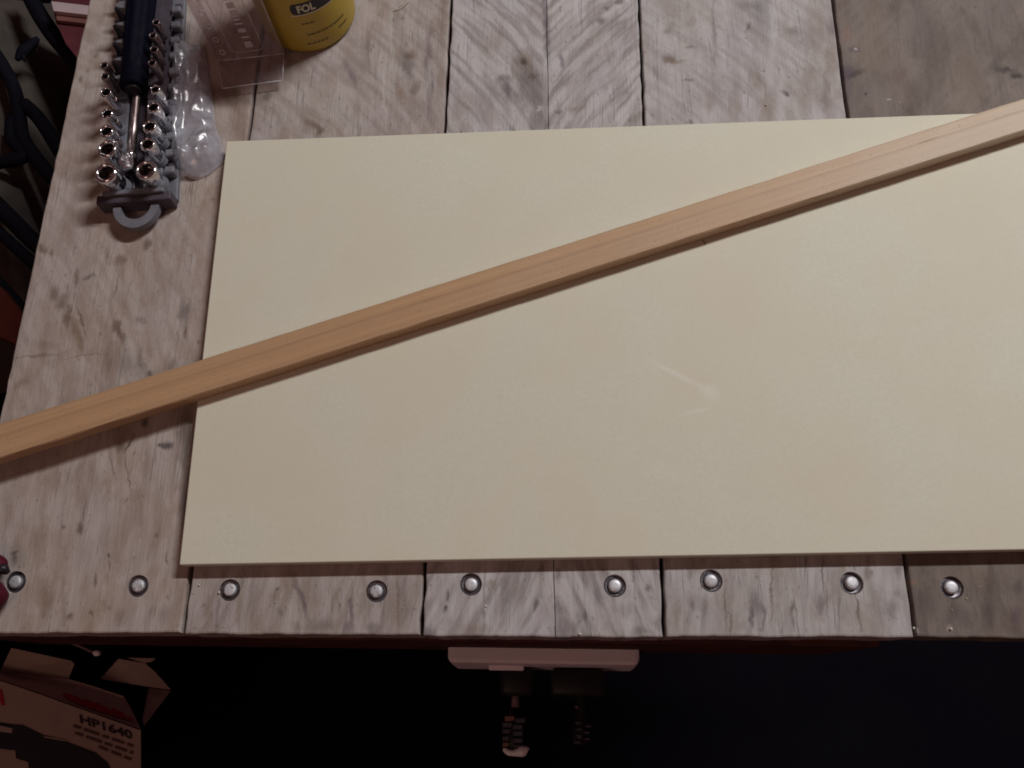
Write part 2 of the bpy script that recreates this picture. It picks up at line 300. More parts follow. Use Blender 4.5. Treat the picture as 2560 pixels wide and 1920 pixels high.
for i in range(5):
    x0 = JX[i] + (.0010 if i else 0); x1 = JX[i + 1] - .0010
    r2 = random.Random(40 + i)
    def jit(t, s): return s * (mnoise.noise(Vector((t * 60, i * 7.3, s * 9000))) )
    pts = []
    N = 46
    for k in range(N + 1): pts.append((x0 + (x1 - x0) * k / N, FY[i] + SLOPE[i] * k / N + jit(x0 + (x1 - x0) * k / N, .0007) + (abs(jit(k * .7 + 3, .0005)))))
    YT = .78; n2 = 90
    for k in range(1, n2): pts.append((x1 + jit(k * .13 + 9, .0009), FY[i] + SLOPE[i] + (YT - FY[i]) * k / n2))
    pts.append((x1, YT)); pts.append((x0, YT))
    for k in range(1, n2): pts.append((x0 + jit(k * .13 + 31, .0009), YT + (FY[i] - YT) * k / n2))
    bm = bmesh.new()
    cx, cy = (x0 + x1) / 2, (FY[i] + YT) / 2
    def ring(z, ins):
        out = []
        for (px, py) in pts:
            dx = ins if px < x0 + .002 else (-ins if px > x1 - .002 else 0)
            dy = ins if py < FY[i] + .004 else (-ins if py > YT - .001 else 0)
            out.append(bm.verts.new((px + dx, py + dy, z)))
        return out
    zt = (0, -.0004, .0002, 0, -.0003)[i]
    rings = [ring(-.030, 0), ring(zt - .0011, 0), ring(zt - .0003, .0004), ring(zt, .0012)]
    for A, B in zip(rings, rings[1:]):
        for k in range(len(A)): bm.faces.new((A[k], A[(k + 1) % len(A)], B[(k + 1) % len(A)], B[k]))
    bm.faces.new(rings[0][::-1]); bm.faces.new(rings[-1])
    d, m, l = WOODS[i]
    pm = plank_mat(i, d, m, l, saw=SAW[i], fleck=.55)
    o = obj('plank', bm, pm, bench)
    if i == 4: o['label'] = 'darker brown plank at the right end'
    cut = bmesh.new()
    for (u, vv) in BOLTS:
        p = at(u, vv)
        if x0 < p.x < x1: lathe(cut, [(hole_r, -hole_d), (hole_r * .97, -.001), (hole_r * 1.10, .002)], 28, Matrix.Translation((p.x, p.y, 0)))
    if i == 2:                               # the long split down the middle plank
        cp = []
        for k in range(60):
            y = .02 + k * .0135; base = at(1388, 1585).x + (at(1367, 0).x - at(1388, 1585).x) * (y - .03) / .43
            cp.append((base + .0010 * mnoise.noise(Vector((y * 22, 4, 0))), y, .00022 + .00022 * abs(mnoise.noise(Vector((y * 35, 9, 2))))))
        poly = [Vector((x - w_, y, .002)) for x, y, w_ in cp] + [Vector((x + w_, y, .002)) for x, y, w_ in cp[::-1]]
        prism(cut, poly, Vector((0, 0, -.007)))
    boolean_cut(o, cut)
    link_name = o.name
# apron under the front edge
am = simple('apron_wood', (.085, .034, .030), .8, spec=.2, var=.35, scale=60)
bm = bmesh.new(); box(bm, -.37, .185, .0262, .052, -.150, -.0302, bev=.001)
obj('apron', bm, am, bench)
bm = bmesh.new(); box(bm, .1852, .47, .058, .080, -.102, -.0302, bev=.001); obj('apron', bm, am, bench)
# bolts
steel_dark = simple('washer_steel', (.22, .20, .22), .38, .9, var=.3, scale=900)
t = NT('zinc_head'); oi = t.n('ShaderNodeObjectInfo'); nz = t.noise(t.co(), 420, 4, .65)
c = t.mix(t.rng(nz, .35, .65), (.58, .57, .61), (.80, .80, .86)); c = t.mix(t.mth('MULTIPLY', t.rng(nz, .50, .66), t.rng(oi.outputs['Random'], 0, 1, .25, 1.0)), c, (.20, .16, .14))
t.color(c); t.set(Metallic=.35, Roughness=t.rng(oi.outputs['Random'], 0, 1, .38, .60)); steel_head = t.m
def make_bolt(p, tilt):
    M = Matrix.Translation((p.x, p.y, -hole_d + .0001 + rnd.uniform(-.0000, .0007)))
    b = bmesh.new(); lathe(b, [(.0060, 0), (.0060, .0022), (.0055, .0026), (.0042, .0016)], 28, M)
    wb = b; b = bmesh.new()
    M2 = M @ Matrix.Rotation(tilt[0], 4, 'X') @ Matrix.Rotation(tilt[1], 4, 'Y')
    lathe(b, [(.0036, .0012), (.0036, .0036), (.0033, .0042), (.0028, .00447), (.0012, .00455)], 28, M2)
    h = bpy.data.meshes.new('bolt'); bmesh.ops.recalc_face_normals(b, faces=b.faces[:]); b.to_mesh(h); b.free(); h.shade_smooth()
    bo = link('bolt', h, steel_head, bench); obj('washer', wb, steel_dark, bo, True)
    return bo
for k, (u, vv) in enumerate(BOLTS):
    make_bolt(at(u, vv), (rnd.uniform(-.10, .08), rnd.uniform(-.10, .10)))

# ---------------------------------------------------------------- cream board
t = NT('cream_board')
n1 = t.noise(t.mapping(t.co(), sc=(1, 1, 1)), 420, 5, .75); n2 = t.noise(t.co(), 14, 3, .5)
c = t.mix(t.rng(n1, .3, .7), (.655, .635, .53), (.735, .715, .605)); c = t.mix(t.rng(n2, .35, .65, 0, .7), c, (.70, .645, .515))
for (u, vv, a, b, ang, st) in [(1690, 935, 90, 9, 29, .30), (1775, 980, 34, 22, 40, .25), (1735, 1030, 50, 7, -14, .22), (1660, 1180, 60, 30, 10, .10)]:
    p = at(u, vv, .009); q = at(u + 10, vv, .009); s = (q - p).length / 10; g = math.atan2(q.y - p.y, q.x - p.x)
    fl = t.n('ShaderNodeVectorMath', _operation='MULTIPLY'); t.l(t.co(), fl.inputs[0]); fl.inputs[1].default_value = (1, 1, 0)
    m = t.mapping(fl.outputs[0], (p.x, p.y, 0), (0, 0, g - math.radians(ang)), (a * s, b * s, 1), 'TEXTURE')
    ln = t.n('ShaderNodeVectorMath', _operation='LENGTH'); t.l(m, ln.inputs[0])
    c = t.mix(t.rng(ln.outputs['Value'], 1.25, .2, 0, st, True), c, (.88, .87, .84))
n3 = t.noise(t.mapping(t.co(), sc=(38, 30, 30)), 1, 5, .65)
c = t.mix(t.rng(n3, .38, .62, 0, .22), c, (.73, .71, .60))
scr = t.noise(t.mapping(t.co(), rot=(0, 0, .5), sc=(9, 520, 50)), 1, 2, .5)
c = t.mix(t.mth('MULTIPLY', t.rng(scr, .70, .76, 0, .35), t.rng(n3, .50, .60)), c, (.80, .79, .74))
dsp = t.noise(t.co(), 700, 2, .5)
c = t.mix(t.rng(dsp, .745, .78, 0, .45), c, (.34, .26, .19))
t.color(c); t.set(Roughness=.66, Specular_IOR_Level=.25); t.bump(n1, .15, .0003)
board_m = t.m
BT = .009
A, Bc, Dx = at(564, 353, BT), at(448, 1412, BT), None
ex = Vector((at(2560, 1374, BT) - Bc)).normalized(); ey = Vector((A - Bc)); BH = ey.length; ey = (ey - ex * ey.dot(ex)).normalized()
MB = Matrix(((ex.x, ey.x, 0, Bc.x), (ex.y, ey.y, 0, Bc.y), (0, 0, 1, 0), (0, 0, 0, 1)))
bm = bmesh.new(); box(bm, 0, .600, 0, BH, .0004, BT, bev=.0006, seg=2)
o = obj('board', bm, board_m); o.matrix_world = MB
t2 = None
# keep the board's texture in world metres
o.data.transform(MB); o.matrix_world = Matrix.Identity(4)
tag(o, 'smooth cream rectangular board lying flat on the workbench planks', 'board')

# ---------------------------------------------------------------- batten
t = NT('batten_wood')
P0 = (at(0, 1058, .018) + at(0, 1146, .018)) / 2; P1 = (at(2560, 248, .018) + at(2560, 324, .018)) / 2
bx = (P1 - P0).normalized(); by = Vector((-bx.y, bx.x, 0)); LB = (P1 - P0).length
g1 = t.noise(t.mapping(t.co(), sc=(7, 420, 420)), 1, 5, .6, .2); g2 = t.noise(t.mapping(t.co(), sc=(2.6, 120, 90)), 1, 3, .5)
sp = t.noise(t.mapping(t.co(), sc=(500, 900, 900)), 1, 3, .6); lo = t.noise(t.mapping(t.co(), sc=(5, 14, 14)), 1, 3, .5)
xyz = t.n('ShaderNodeSeparateXYZ'); t.l(t.co(), xyz.inputs[0])
c = t.mix(t.rng(g1, .3, .7), (.465, .28, .152), (.555, .35, .20)); c = t.mix(t.rng(g2, .42, .62, 0, .45), c, (.43, .26, .155))
# the far end of the stick is paler: varied wood tone plus glare painted into the colour
pale = t.mth('MULTIPLY', t.rng(t.mth('ADD', xyz.outputs[0], t.mth('MULTIPLY', lo, .30)), .44, .92, 0, 1, True), .8)
c = t.mix(pale, c, t.mix(t.rng(g1, .3, .7), (.62, .53, .43), (.68, .59, .49)))
c = t.mix(t.rng(t.mth('ABSOLUTE', t.mth('SUBTRACT', t.mth('ADD', xyz.outputs[1], t.mth('MULTIPLY', lo, .002)), .0032)), .0013, .0002, 0, .30), c, (.28, .17, .11))
c = t.mix(t.rng(sp, .62, .74, 0, .6), c, (.20, .12, .08))
t.color(c); t.set(Roughness=.55, Specular_IOR_Level=.35); t.bump(g1, .2, .0004)
bm = bmesh.new()
prof = [(-.0102, 0), (-.0106, .0088), (-.0100, .0096), (.0020, .0099), (.0029, .00995), (.0092, .0092), (.0105, .0080), (.0104, 0)]
n = 260; rings = []
for k in range(n + 1):
    x = -.14 + (LB + .30) * k / n
    rings.append([bm.verts.new((x, y * 1.03 + .0003 * mnoise.noise(Vector((x * 40, j, 0))) + .00012 * mnoise.noise(Vector((x * 240, j, 4))), z + (.00022 * mnoise.noise(Vector((x * 55, j * 3, 5))) if z > .001 else 0))) for j, (y, z) in enumerate(prof)])
for R0, R1 in zip(rings, rings[1:]):
    for j in range(len(prof)): bm.faces.new((R0[j], R0[(j + 1) % len(prof)], R1[(j + 1) % len(prof)], R1[j]))
bm.faces.new(rings[0]); bm.faces.new(rings[-1][::-1])
o = obj('batten', bm, t.m)
o.matrix_world = Matrix(((bx.x, by.x, 0, P0.x), (bx.y, by.y, 0, P0.y), (0, 0, 1, BT + .0001), (0, 0, 0, 1)))
tag(o, 'long thin wooden batten lying diagonally across the cream board', 'batten')

# ---------------------------------------------------------------- socket set
grey = simple('grey_plastic', (.17, .17, .20), .5, spec=.4, var=.12, scale=200)
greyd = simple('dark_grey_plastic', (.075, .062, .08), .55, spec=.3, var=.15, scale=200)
navy = simple('navy_plastic', (.003, .003, .011), .7, spec=.1, var=.2, scale=200)
chrome = NT('chrome'); chrome.color((.93, .93, .95)); chrome.set(Metallic=1.0, Roughness=.15); chrome = chrome.m
bore_m = simple('bore_steel', (.28, .24, .235), .22, 1.0, var=.2, scale=600)
dull = simple('dull_steel', (.40, .33, .33), .36, 1.0, var=.2, scale=500)
blackm = simple('black_steel', (.020, .015, .022), .45, .4, var=.3, scale=400)
RX = Vector((.9942, .1075, 0)); RY = Vector((-.1075, .9942, 0)); RO = Vector((-.273, .296, 0))
MR = Matrix(((RX.x, RY.x, 0, RO.x), (RX.y, RY.y, 0, RO.y), (0, 0, 1, 0), (0, 0, 0, 1)))
rail = thing('socket_rail', 'grey plastic socket rail with hanging loop at the bench corner', 'tool holder', RO)
mm = .001
bm = bmesh.new()
box(bm, -18 * mm, -8 * mm, 3 * mm, 200 * mm, .4 * mm, 9 * mm, MR, .8 * mm)      # left deck
obj('deck', bm, grey, rail)
bm = bmesh.new(); box(bm, 4.5 * mm, 17 * mm, 3 * mm, 200 * mm, .4 * mm, 9 * mm, MR, .8 * mm); obj('deck', bm, grey, rail)
bm = bmesh.new(); box(bm, 5.0 * mm, 19 * mm, 80 * mm, 200 * mm, 9.05 * mm, 9.6 * mm, MR); obj('deck_shade', bm, greyd, rail)  # thin dark strip on the deck, painted shade beside the handle
bm = bmesh.new(); box(bm, -9 * mm, 6 * mm, 3 * mm, 200 * mm, .4 * mm, 3 * mm, MR); obj('channel', bm, greyd, rail)
bm = bmesh.new(); box(bm, 16.5 * mm, 26 * mm, 2 * mm, 200 * mm, .4 * mm, 5 * mm, MR, .8 * mm); obj('bit_shelf', bm, grey, rail)
# pegs: sockets' seats along both edges and the bit clips on the right
LS = [(-10.1, 12.5, 7.4), (-10.7, 30.2, 6.4), (-11.5, 42.8, 4.9), (-12.4, 57.4, 4.0), (-14.2, 74.3, 4.0)]
RS = [(14.8, 11.5, 6.8), (15.2, 30.3, 5.0), (16.4, 43.9, 4.8), (17.9, 57.6, 4.4), (18.6, 71.7, 3.6)]
for (x, y, r) in LS + RS:
    bm = bmesh.new(); s = -1 if x < 0 else 1
    lathe(bm, [(min(r * .95, 6.5) * mm + .001, .009), (min(r * .95, 6.5) * mm, .0125)], 20, MR @ Matrix.Translation((x * mm, y * mm, 0)))
    obj('socket_seat', bm, grey, rail)
bm = bmesh.new(); box(bm, -19.5 * mm, -8 * mm, 82 * mm, 200 * mm, 9.05 * mm, 11 * mm, MR, .5 * mm); obj('peg_strip', bm, grey, rail)
for k in range(11):
    y = 18 + k * 13.2
    bm = bmesh.new(); box(bm, 19.5 * mm, 26 * mm, y * mm, (y + 5.4) * mm, 4 * mm, 12.5 * mm, MR, .9 * mm); obj('bit_clip', bm, grey, rail)
    bm = bmesh.new(); box(bm, 20.0 * mm, 24.5 * mm, (y + 6.2) * mm, (y + 12.2) * mm, 4.5 * mm, 7.0 * mm, MR, .4 * mm); obj('bit_slot', bm, greyd, rail)
for k in range(6):                             # tabs rising along the left edge of the far half
    y = 92 + k * 15
    bm = bmesh.new(); prism(bm, [MR @ Vector((x * mm, yy * mm, .0111)) for x, yy in ((-8.2, y), (-16.5, y + 3), (-18.5, y + 6), (-8.2, y + 9.5))], Vector((0, 0, .006))); obj('tab', bm, grey, rail)
# end block and hanging loop
bm = bmesh.new(); box(bm, -24 * mm, 25 * mm, -1.5 * mm, 5 * mm, .4 * mm, 13 * mm, MR @ Matrix.Rotation(-.035, 4, 'Z'), 1.0 * mm, 2); obj('end_block', bm, greyd, rail)
bm = bmesh.new(); box(bm, -19 * mm, 21 * mm, 3.2 * mm, 6.5 * mm, 9.2 * mm, 15.5 * mm, MR @ Matrix.Rotation(-.035, 4, 'Z'), .8 * mm, 2); obj('end_lip', bm, grey, rail)
bm = bmesh.new()
lp = []; li = []
for k in range(25):
    a = math.pi + math.pi * k / 24
    lp.append(MR @ Vector((.001 + .0152 * math.cos(a), -.0015 + .0172 * math.sin(a), .0095))); li.append(MR @ Vector((.001 + .0100 * math.cos(a), -.0015 + .0108 * math.sin(a), .0095)))
prism(bm, lp + li[::-1], Vector((0, 0, -.005)))
bmesh.ops.bevel(bm, geom=[e for e in bm.edges], offset=.0006, segments=1, affect='EDGES')
obj('hanging_loop', bm, grey, rail)
# sockets (each lifts off the rail)
def hexring(bm, r, z, M, n=6):
    return [bm.verts.new(M @ Vector((r * math.cos(2 * math.pi * k / n), r * math.sin(2 * math.pi * k / n), z))) for k in range(n)]
def make_socket(x, y, r, label, L=25, mat=chrome):
    r *= mm; z0 = .0127; z1 = z0 + (L - 9) * mm if L else z0
    base = MR @ Vector((x * mm, y * mm, z0)); s = thing('socket', label, 'socket', base, 'chrome sockets standing on the grey rail')
    M = Matrix.Translation(base) @ Matrix.Rotation(rnd.uniform(-.05, .05), 4, 'X') @ Matrix.Rotation(rnd.uniform(-.06, .06), 4, 'Y') @ Matrix.Rotation(rnd.uniform(0, 1), 4, 'Z')
    h = z1 - z0
    bm = bmesh.new(); lathe(bm, [(r * .80, 0), (r * .84, .0008), (r * .84, h * .35), (r * .98, h * .48), (r, h * .55)] + [(r * (.81 + .19 * math.cos(a)), h - .0024 + .0024 * math.sin(a)) for a in [math.pi * q / 8 for q in range(8)]] + [(r * .63, h - .0030)], 36, M, True, False)
    obj('shell', bm, mat, s, True)
    bm = bmesh.new(); ri = r * .64
    lathe(bm, [(ri, h - .0024), (ri * .95, h - .0038), (ri * .88, h * .45), (ri * .3, h * .36)], 12, M, False, True)
    obj('bore', bm, bore_m, s, False)
    return s
SL = ['large chrome socket at the lower left corner of the rail', 'second socket up the left edge, slightly smaller, coppery inside', 'third socket up the left edge of the rail', 'fourth socket up the left edge, narrow and bright', 'fifth socket up the left edge, level with the handle tip']
SR = ['large chrome socket at the lower right, coppery inside, by the square drive', 'second socket up the right row, just above the coppery large one', 'third socket up the right row beside the extension bar', 'fourth socket up the right row beside the extension bar', 'smallest bright socket at the top of the right row below the navy handle']
for (x, y, r), lb in zip(LS, SL): make_socket(x, y, r, lb)
for (x, y, r), lb in zip(RS, SR): make_socket(x, y, r, lb)
# dull small sockets and bits in the shade of the handle
DS = [(-16.1, 87.3, 3.0, 'sixth of the left edge, a thin dark socket beside the handle end'), (-16.4, 96.5, 2.8, 'seventh of the left edge, a thin dark socket below the black pegs')]
for x, y, r, lb in DS: make_socket(x, y, r, lb, 25, dull)
DR = [(20.5, 93.9, 3.0), (20.7, 105.3, 3.0), (21.0, 116.5, 2.9), (21.0, 127.5, 2.8)]
for k, (x, y, r) in enumerate(DR):
    nm = ('lowest', 'second lowest', 'second highest', 'highest')[k]
    make_socket(x - 5, y, r, nm + ' of four small dull sockets right of the navy handle', 25, dull)
for k, (x, y) in enumerate([(-12, 99.5), (-12, 114.5), (-12.5, 129.5), (-12.5, 144.5)]):
    bm = bmesh.new(); M = MR @ Matrix.Translation((x * mm, y * mm, .0111))
    lathe(bm, [(.0031, 0), (.0031, .007), (.0024, .009), (.0015, .015), (.0012, .0155)], 6, M)
    o = obj('driver_bit', bm, blackm)
    tag(o, ('lowest', 'second lowest', 'third lowest', 'topmost')[k] + ' black driver bit left of the navy handle', 'driver bit', 'black driver bits along the left of the rail')
# extension bar with square drive
ext = hd = thing('socket_driver', 'navy handled socket driver with dull shank lying in the grey rail', 'driver', MR @ Vector((-.004, .03, .008)))
bm = bmesh.new(); tube(bm, [MR @ Vector((x * mm, y * mm, z * mm)) for x, y, z in ((-2.4, 95, 9.5), (-2.7, 85, 9.5), (-3.4, 60, 9.5), (-4.2, 37, 9.5))], .0028, 16); obj('shank', bm, dull, ext, True)
bm = bmesh.new(); MX = MR @ Matrix.Translation((-.0044, .0285, .0098)); box(bm, -.0036, .0036, -.0048, .0052, -.0036, .0036, MX, .0007, 2); obj('square_drive', bm, chrome, ext)
bm = bmesh.new(); lathe(bm, [(.0041, -.0016), (.0044, 0), (.0041, .0016)], 20, MX @ Matrix.Translation((0, .0072, 0)) @ Matrix.Rotation(math.pi / 2, 4, 'X')); obj('collar', bm, chrome, ext, True)
bm = bmesh.new(); lathe(bm, [(.0011, .0030), (.0011, .0040), (.0005, .0043)], 12, MX); obj('detent_ball', bm, dull, ext, True)
bm = bmesh.new(); tube(bm, [MR @ Vector((-.0036, .022, .006)), MR @ Vector((-.0030, .0065, .006))], .0022, 12); obj('pin', bm, blackm, rail, True)
# navy spinner handle
bm = bmesh.new(); MH = MR @ Matrix.Translation((-.0028, .087, .0145)) @ Matrix.Rotation(-.030, 4, 'Z') @ Matrix.Rotation(-math.pi / 2, 4, 'X')
nn = 48; prf = [(.0082, -.001), (.0088, -.0004), (.0090, .002), (.0088, .008), (.0086, .010), (.0086, .014), (.0086, .018), (.0094, .05), (.0100, .09), (.0088, .12)]
rings = []
for r, z in prf:
    ring = []
    for k in range(nn):
        a = 2 * math.pi * k / nn; rr = r * (1 + (.045 * math.cos(8 * a) if .015 < z < .118 else 0)); ring.append(bm.verts.new(MH @ Vector((rr * math.cos(a), rr * math.sin(a), z))))
    rings.append(ring)
for R0, R1 in zip(rings, rings[1:]):
    for k in range(nn): bm.faces.new((R0[k], R0[(k + 1) % nn], R1[(k + 1) % nn], R1[k]))
bm.faces.new(rings[0]); bm.faces.new(rings[-1])
obj('grip', bm, navy, hd, True)
bm = bmesh.new(); lathe(bm, [(.0046, -.0035), (.0056, -.003), (.0056, -.0009)], 24, MH); obj('ferrule', bm, blackm, hd, True)

# ---------------------------------------------------------------- clear plastics
def clear(name, tint, gl_rough, milk, milkcol, bump=0, bscale=200, shine=1.0):
    t = NT(name); t.t.nodes.remove(t.b)
    tr = t.n('ShaderNodeBsdfTransparent'); tr.inputs[0].default_value = (*tint, 1)
    gl = t.n('ShaderNodeBsdfGlossy'); gl.inputs['Roughness'].default_value = gl_rough
    df = t.n('ShaderNodeBsdfDiffuse'); df.inputs[0].default_value = (*milkcol, 1)
    fr = t.n('ShaderNodeFresnel'); fr.inputs[0].default_value = 1.45
    gm = t.n('ShaderNodeNewGeometry'); fac = t.mth('MULTIPLY', fr.outputs[0], t.mth('SUBTRACT', 1.0, gm.outputs['Backfacing']))
    nz = t.noise(t.co(), bscale, 3, .6)
    if bump:
        bp = t.n('ShaderNodeBump'); bp.inputs['Strength'].default_value = bump; bp.inputs['Distance'].default_value = .002; t.l(nz, bp.inputs['Height'])
        for q in (gl, fr): t.l(bp.outputs[0], q.inputs['Normal'])
    m1 = t.n('ShaderNodeMixShader'); m1.inputs[0].default_value = milk
    t.l(t.rng(nz, .3, .7, milk * .5, milk * 1.5), m1.inputs[0])
    t.l(tr.outputs[0], m1.inputs[1]); t.l(df.outputs[0], m1.inputs[2])
    fac = t.mth('ADD', t.mth('MULTIPLY', fac, shine), t.mth('MULTIPLY', t.mth('SUBTRACT', 1.0, gm.outputs['Backfacing']), .02 * (shine - 1)))
    m2 = t.n('ShaderNodeMixShader'); t.l(fac, m2.inputs[0]); t.l(m1.outputs[0], m2.inputs[1]); t.l(gl.outputs[0], m2.inputs[2])
    t.l(m2.outputs[0], t.out.inputs[0]); return t.m
film = clear('polythene_film', (.95, .95, .97), .28, .25, (.74, .75, .86), .25, 160, 2.8)
case_m = clear('clear_case', (.92, .88, .88), .05, .07, (.6, .56, .62))
edge_m = clear('case_edge', (.75, .74, .78), .15, .65, (.85, .85, .92))  # frosted whiter so the rim tubes carry painted edge highlights
print_m = simple('white_print', (.55, .50, .55), .5, var=.1)

# clear bag
L_ = [(440, 112), (428, 217), (424, 325), (430, 380), (436, 408)]
R_ = [(503, 112), (526, 217), (533, 300), (556, 370), (553, 400)]
bm = bmesh.new(); NU, NV = 46, 90
def bag(sgn):
    g = []
    for j in range(NV + 1):
        tt = j / NV * (len(L_) - 1); k = min(int(tt), len(L_) - 2); f = tt - k
        l = Vector(L_[k]).lerp(Vector(L_[k + 1]), f); r = Vector(R_[k]).lerp(Vector(R_[k + 1]), f)
        row = []
        for i in range(NU + 1):
            s = i / NU; p2 = l.lerp(r, s); p2.y += 34 * math.sin(math.pi * s) * (j / NV) ** 6
            p = at(p2.x, p2.y, .004)
            e = min(1, 5 * s, 5 * (1 - s), 6 * j / NV + .3, 6 * (1 - j / NV))
            e = math.sqrt(max(e, 0))
            q = Vector((p.x * 95, p.y * 38, sgn * 2.0))
            rid = 1 - abs(mnoise.noise(q * 1.1 + Vector((3, 1, 0)))) * 2.2
            rid2 = 1 - abs(mnoise.noise(Vector((p.x * 85 + p.y * 30, p.y * 60 - p.x * 40, 7 + sgn)))) * 2
            low = min(1, max(0, (j / NV - .55) / .3))
            hz = .0045 + .0035 * rid + (.0015 + .0035 * low) * rid2 + .006 * low * math.sin(math.pi * s)
            z = .0012 + (e * hz if sgn > 0 else 0) * 1.0
            # where the bag rides over the rail's edge
            over = (p - RO).dot(RX); z += max(0, min(1, (.030 - over) / .006)) * .004 * (1 if sgn > 0 else 0)
            row.append(bm.verts.new((p.x, p.y, max(z, .0008))))
        g.append(row)
    return g
top, bot = bag(1), bag(-1)
for g in (top, bot):
    for j in range(NV):
        for i in range(NU): bm.faces.new((g[j][i], g[j][i + 1], g[j + 1][i + 1], g[j + 1][i]))
rim = lambda g: [g[0][i] for i in range(NU)] + [g[j][NU] for j in range(NV)] + [g[NV][i] for i in range(NU, 0, -1)] + [g[j][0] for j in range(NV, 0, -1)]
a, b = rim(top), rim(bot)
for k in range(len(a)): bm.faces.new((a[k], b[k], b[(k + 1) % len(b)], a[(k + 1) % len(a)]))
tag(obj('plastic_bag', bm, film, None, True), 'crumpled clear plastic bag lying beside the grey socket rail', 'bag')

# clear case: flat open tray in front, tall lid standing behind it
F0, F1 = at(556, 221, .006), at(706, 201, .006); B0, B1 = at(545, 152, .006), at(710, 134, .006)
case = thing('clear_case', 'hinged clear plastic case with faint white print beside yellow tub', 'plastic case', (B0 + B1 + F0 + F1) / 4 - Vector((0, 0, .006)))
dn = Vector((0, 0, -.0052))
bm = bmesh.new(); prism(bm, [F0, F1, B1, B0], Vector((0, 0, -.0008))); obj('tray_top', bm, case_m, case)
up = Vector((0, 0, 1)); cxv = (B1 - B0).normalized(); cyv = up.cross(cxv); CW = (B1 - B0).length; CH = .105
MC = Matrix(((cxv.x, cyv.x, 0, B0.x), (cxv.y, cyv.y, 0, B0.y), (0, 0, 1, 0), (0, 0, 0, 1)))
bm = bmesh.new(); box(bm, 0, CW, 0, .0010, .0005, CH, MC); lidf = obj('lid_face', bm, case_m, case)
bm = bmesh.new(); box(bm, 0, .001, .0011, .018, .0005, CH, MC); obj('lid_side', bm, case_m, case)
bm = bmesh.new(); box(bm, CW - .001, CW, .0011, .018, .0005, CH, MC); obj('lid_side', bm, case_m, case)
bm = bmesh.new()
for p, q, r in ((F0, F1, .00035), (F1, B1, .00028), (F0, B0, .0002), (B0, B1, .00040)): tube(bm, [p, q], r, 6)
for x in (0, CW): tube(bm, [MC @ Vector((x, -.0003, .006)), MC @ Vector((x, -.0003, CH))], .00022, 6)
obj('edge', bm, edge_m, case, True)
def rr(x0, x1, z0, z1, r, n=6):
    out = []
    for cx, cz, a0 in ((x1 - r, z0 + r, -90), (x1 - r, z1 - r, 0), (x0 + r, z1 - r, 90), (x0 + r, z0 + r, 180)):
        for k in range(n + 1): a = math.radians(a0 + 90 * k / n); out.append((cx + r * math.cos(a), cz + r * math.sin(a)))
    return out
bm = bmesh.new(); tube(bm, [MC @ Vector((x, -.0004, z)) for x, z in rr(.0125, .0345, .0125, .098, .004)], .00022, 6, True); obj('printed_frame', bm, print_m, lidf)
bm = bmesh.new(); r3 = random.Random(5)
for k in range(9):                            # a column of small worn characters, too faint to read
    z = .0165 + k * .0072; x = .0262
    for (dx, dz, w_, h_) in ((0, 0, .0042, .0009), (.0001, .0018, .0040, .0009), (.0, .0036, .0038, .0010)):
        if r3.random() < .8: box(bm, x + dx - w_ / 2 - .001, x + dx + w_ / 2, -.0006, -.0001, z + dz, z + dz + h_ * 1.3, MC)
obj('faint_lettering', bm, print_m, lidf)
bm = bmesh.new()
for k in range(6):
    z = .014 + k * .0125
    tube(bm, [MC @ Vector((.006 + .0017 * math.cos(a), -.0004, z + .0022 * math.sin(a))) for a in [2 * math.pi * q / 12 for q in range(12)]], .0003, 5, True)
obj('faint_mark', bm, edge_m, lidf)

# ---------------------------------------------------------------- yellow tub
yel = simple('yellow_plastic', (.43, .30, .035), .45, spec=.5, var=.06, scale=60)
ink = simple('black_ink', (.012, .008, .012), .5, var=.1)
ink2 = simple('faded_ink', (.14, .095, .02), .6, var=.2)
cream = simple('cream_print', (.60, .55, .40), .5, var=.08)
BC = Vector((-.1744, .4527, 0)); BR = .0334
tub = thing('yellow_tub', 'yellow plastic tub with black name band standing beside clear case', 'tub', BC)
bm = bmesh.new(); lathe(bm, [(BR - .0035, .0004), (BR - .0012, .0008), (BR - .0002, .0026), (BR, .005), (BR, .064), (BR - .001, .066)], 72, Matrix.Translation(BC)); obj('body', bm, yel, tub, True)
bm = bmesh.new(); lathe(bm, [(BR + .0015, .0662), (BR + .0022, .068), (BR + .0022, .076), (BR, .078)], 72, Matrix.Translation(BC)); obj('lid', bm, yel, tub, True)
def wrap(x, z, off):                          # x metres along the curved label from phi0
    a = math.radians(-88) + x / BR; return BC + Vector(((BR + off) * math.cos(a), (BR + off) * math.sin(a), z))
def wrapped_poly(bm, pts, off):
    bm.faces.new([bm.verts.new(wrap(x, z, off)) for x, z in pts])
bm = bmesh.new(); g = rr(0, .046, .0372, .0467, .0028, 4)
cols = 40
for k in range(cols):
    xa, xb = .046 * k / cols, .046 * (k + 1) / cols
    def zlim(x):
        r = .0028; d = max(0, r - x, x - (.046 - r)); return r - math.sqrt(max(0, r * r - d * d))
    wrapped_poly(bm, [(xa, .0372 + zlim(xa)), (xb, .0372 + zlim(xb)), (xb, .0467 - zlim(xb)), (xa, .0467 - zlim(xa))], .00015)
nband = obj('name_band', bm, ink, tub, True)
bm = bmesh.new()
for k in range(cols):
    xa, xb = -.001 + .048 * k / cols, -.001 + .048 * (k + 1) / cols
    wrapped_poly(bm, [(xa, .0362), (xb, .0362), (xb, .0370), (xa, .0370)], .00012)
obj('band_border', bm, cream, tub, True)
me = text_mesh('FOL', .0086, .0003)
b2 = bmesh.new(); b2.from_mesh(me); bmesh.ops.subdivide_edges(b2, edges=b2.edges[:], cuts=2)
for v in b2.verts: v.co = wrap(.0042 + v.co.x * .80, .0389 + v.co.y, .0003)
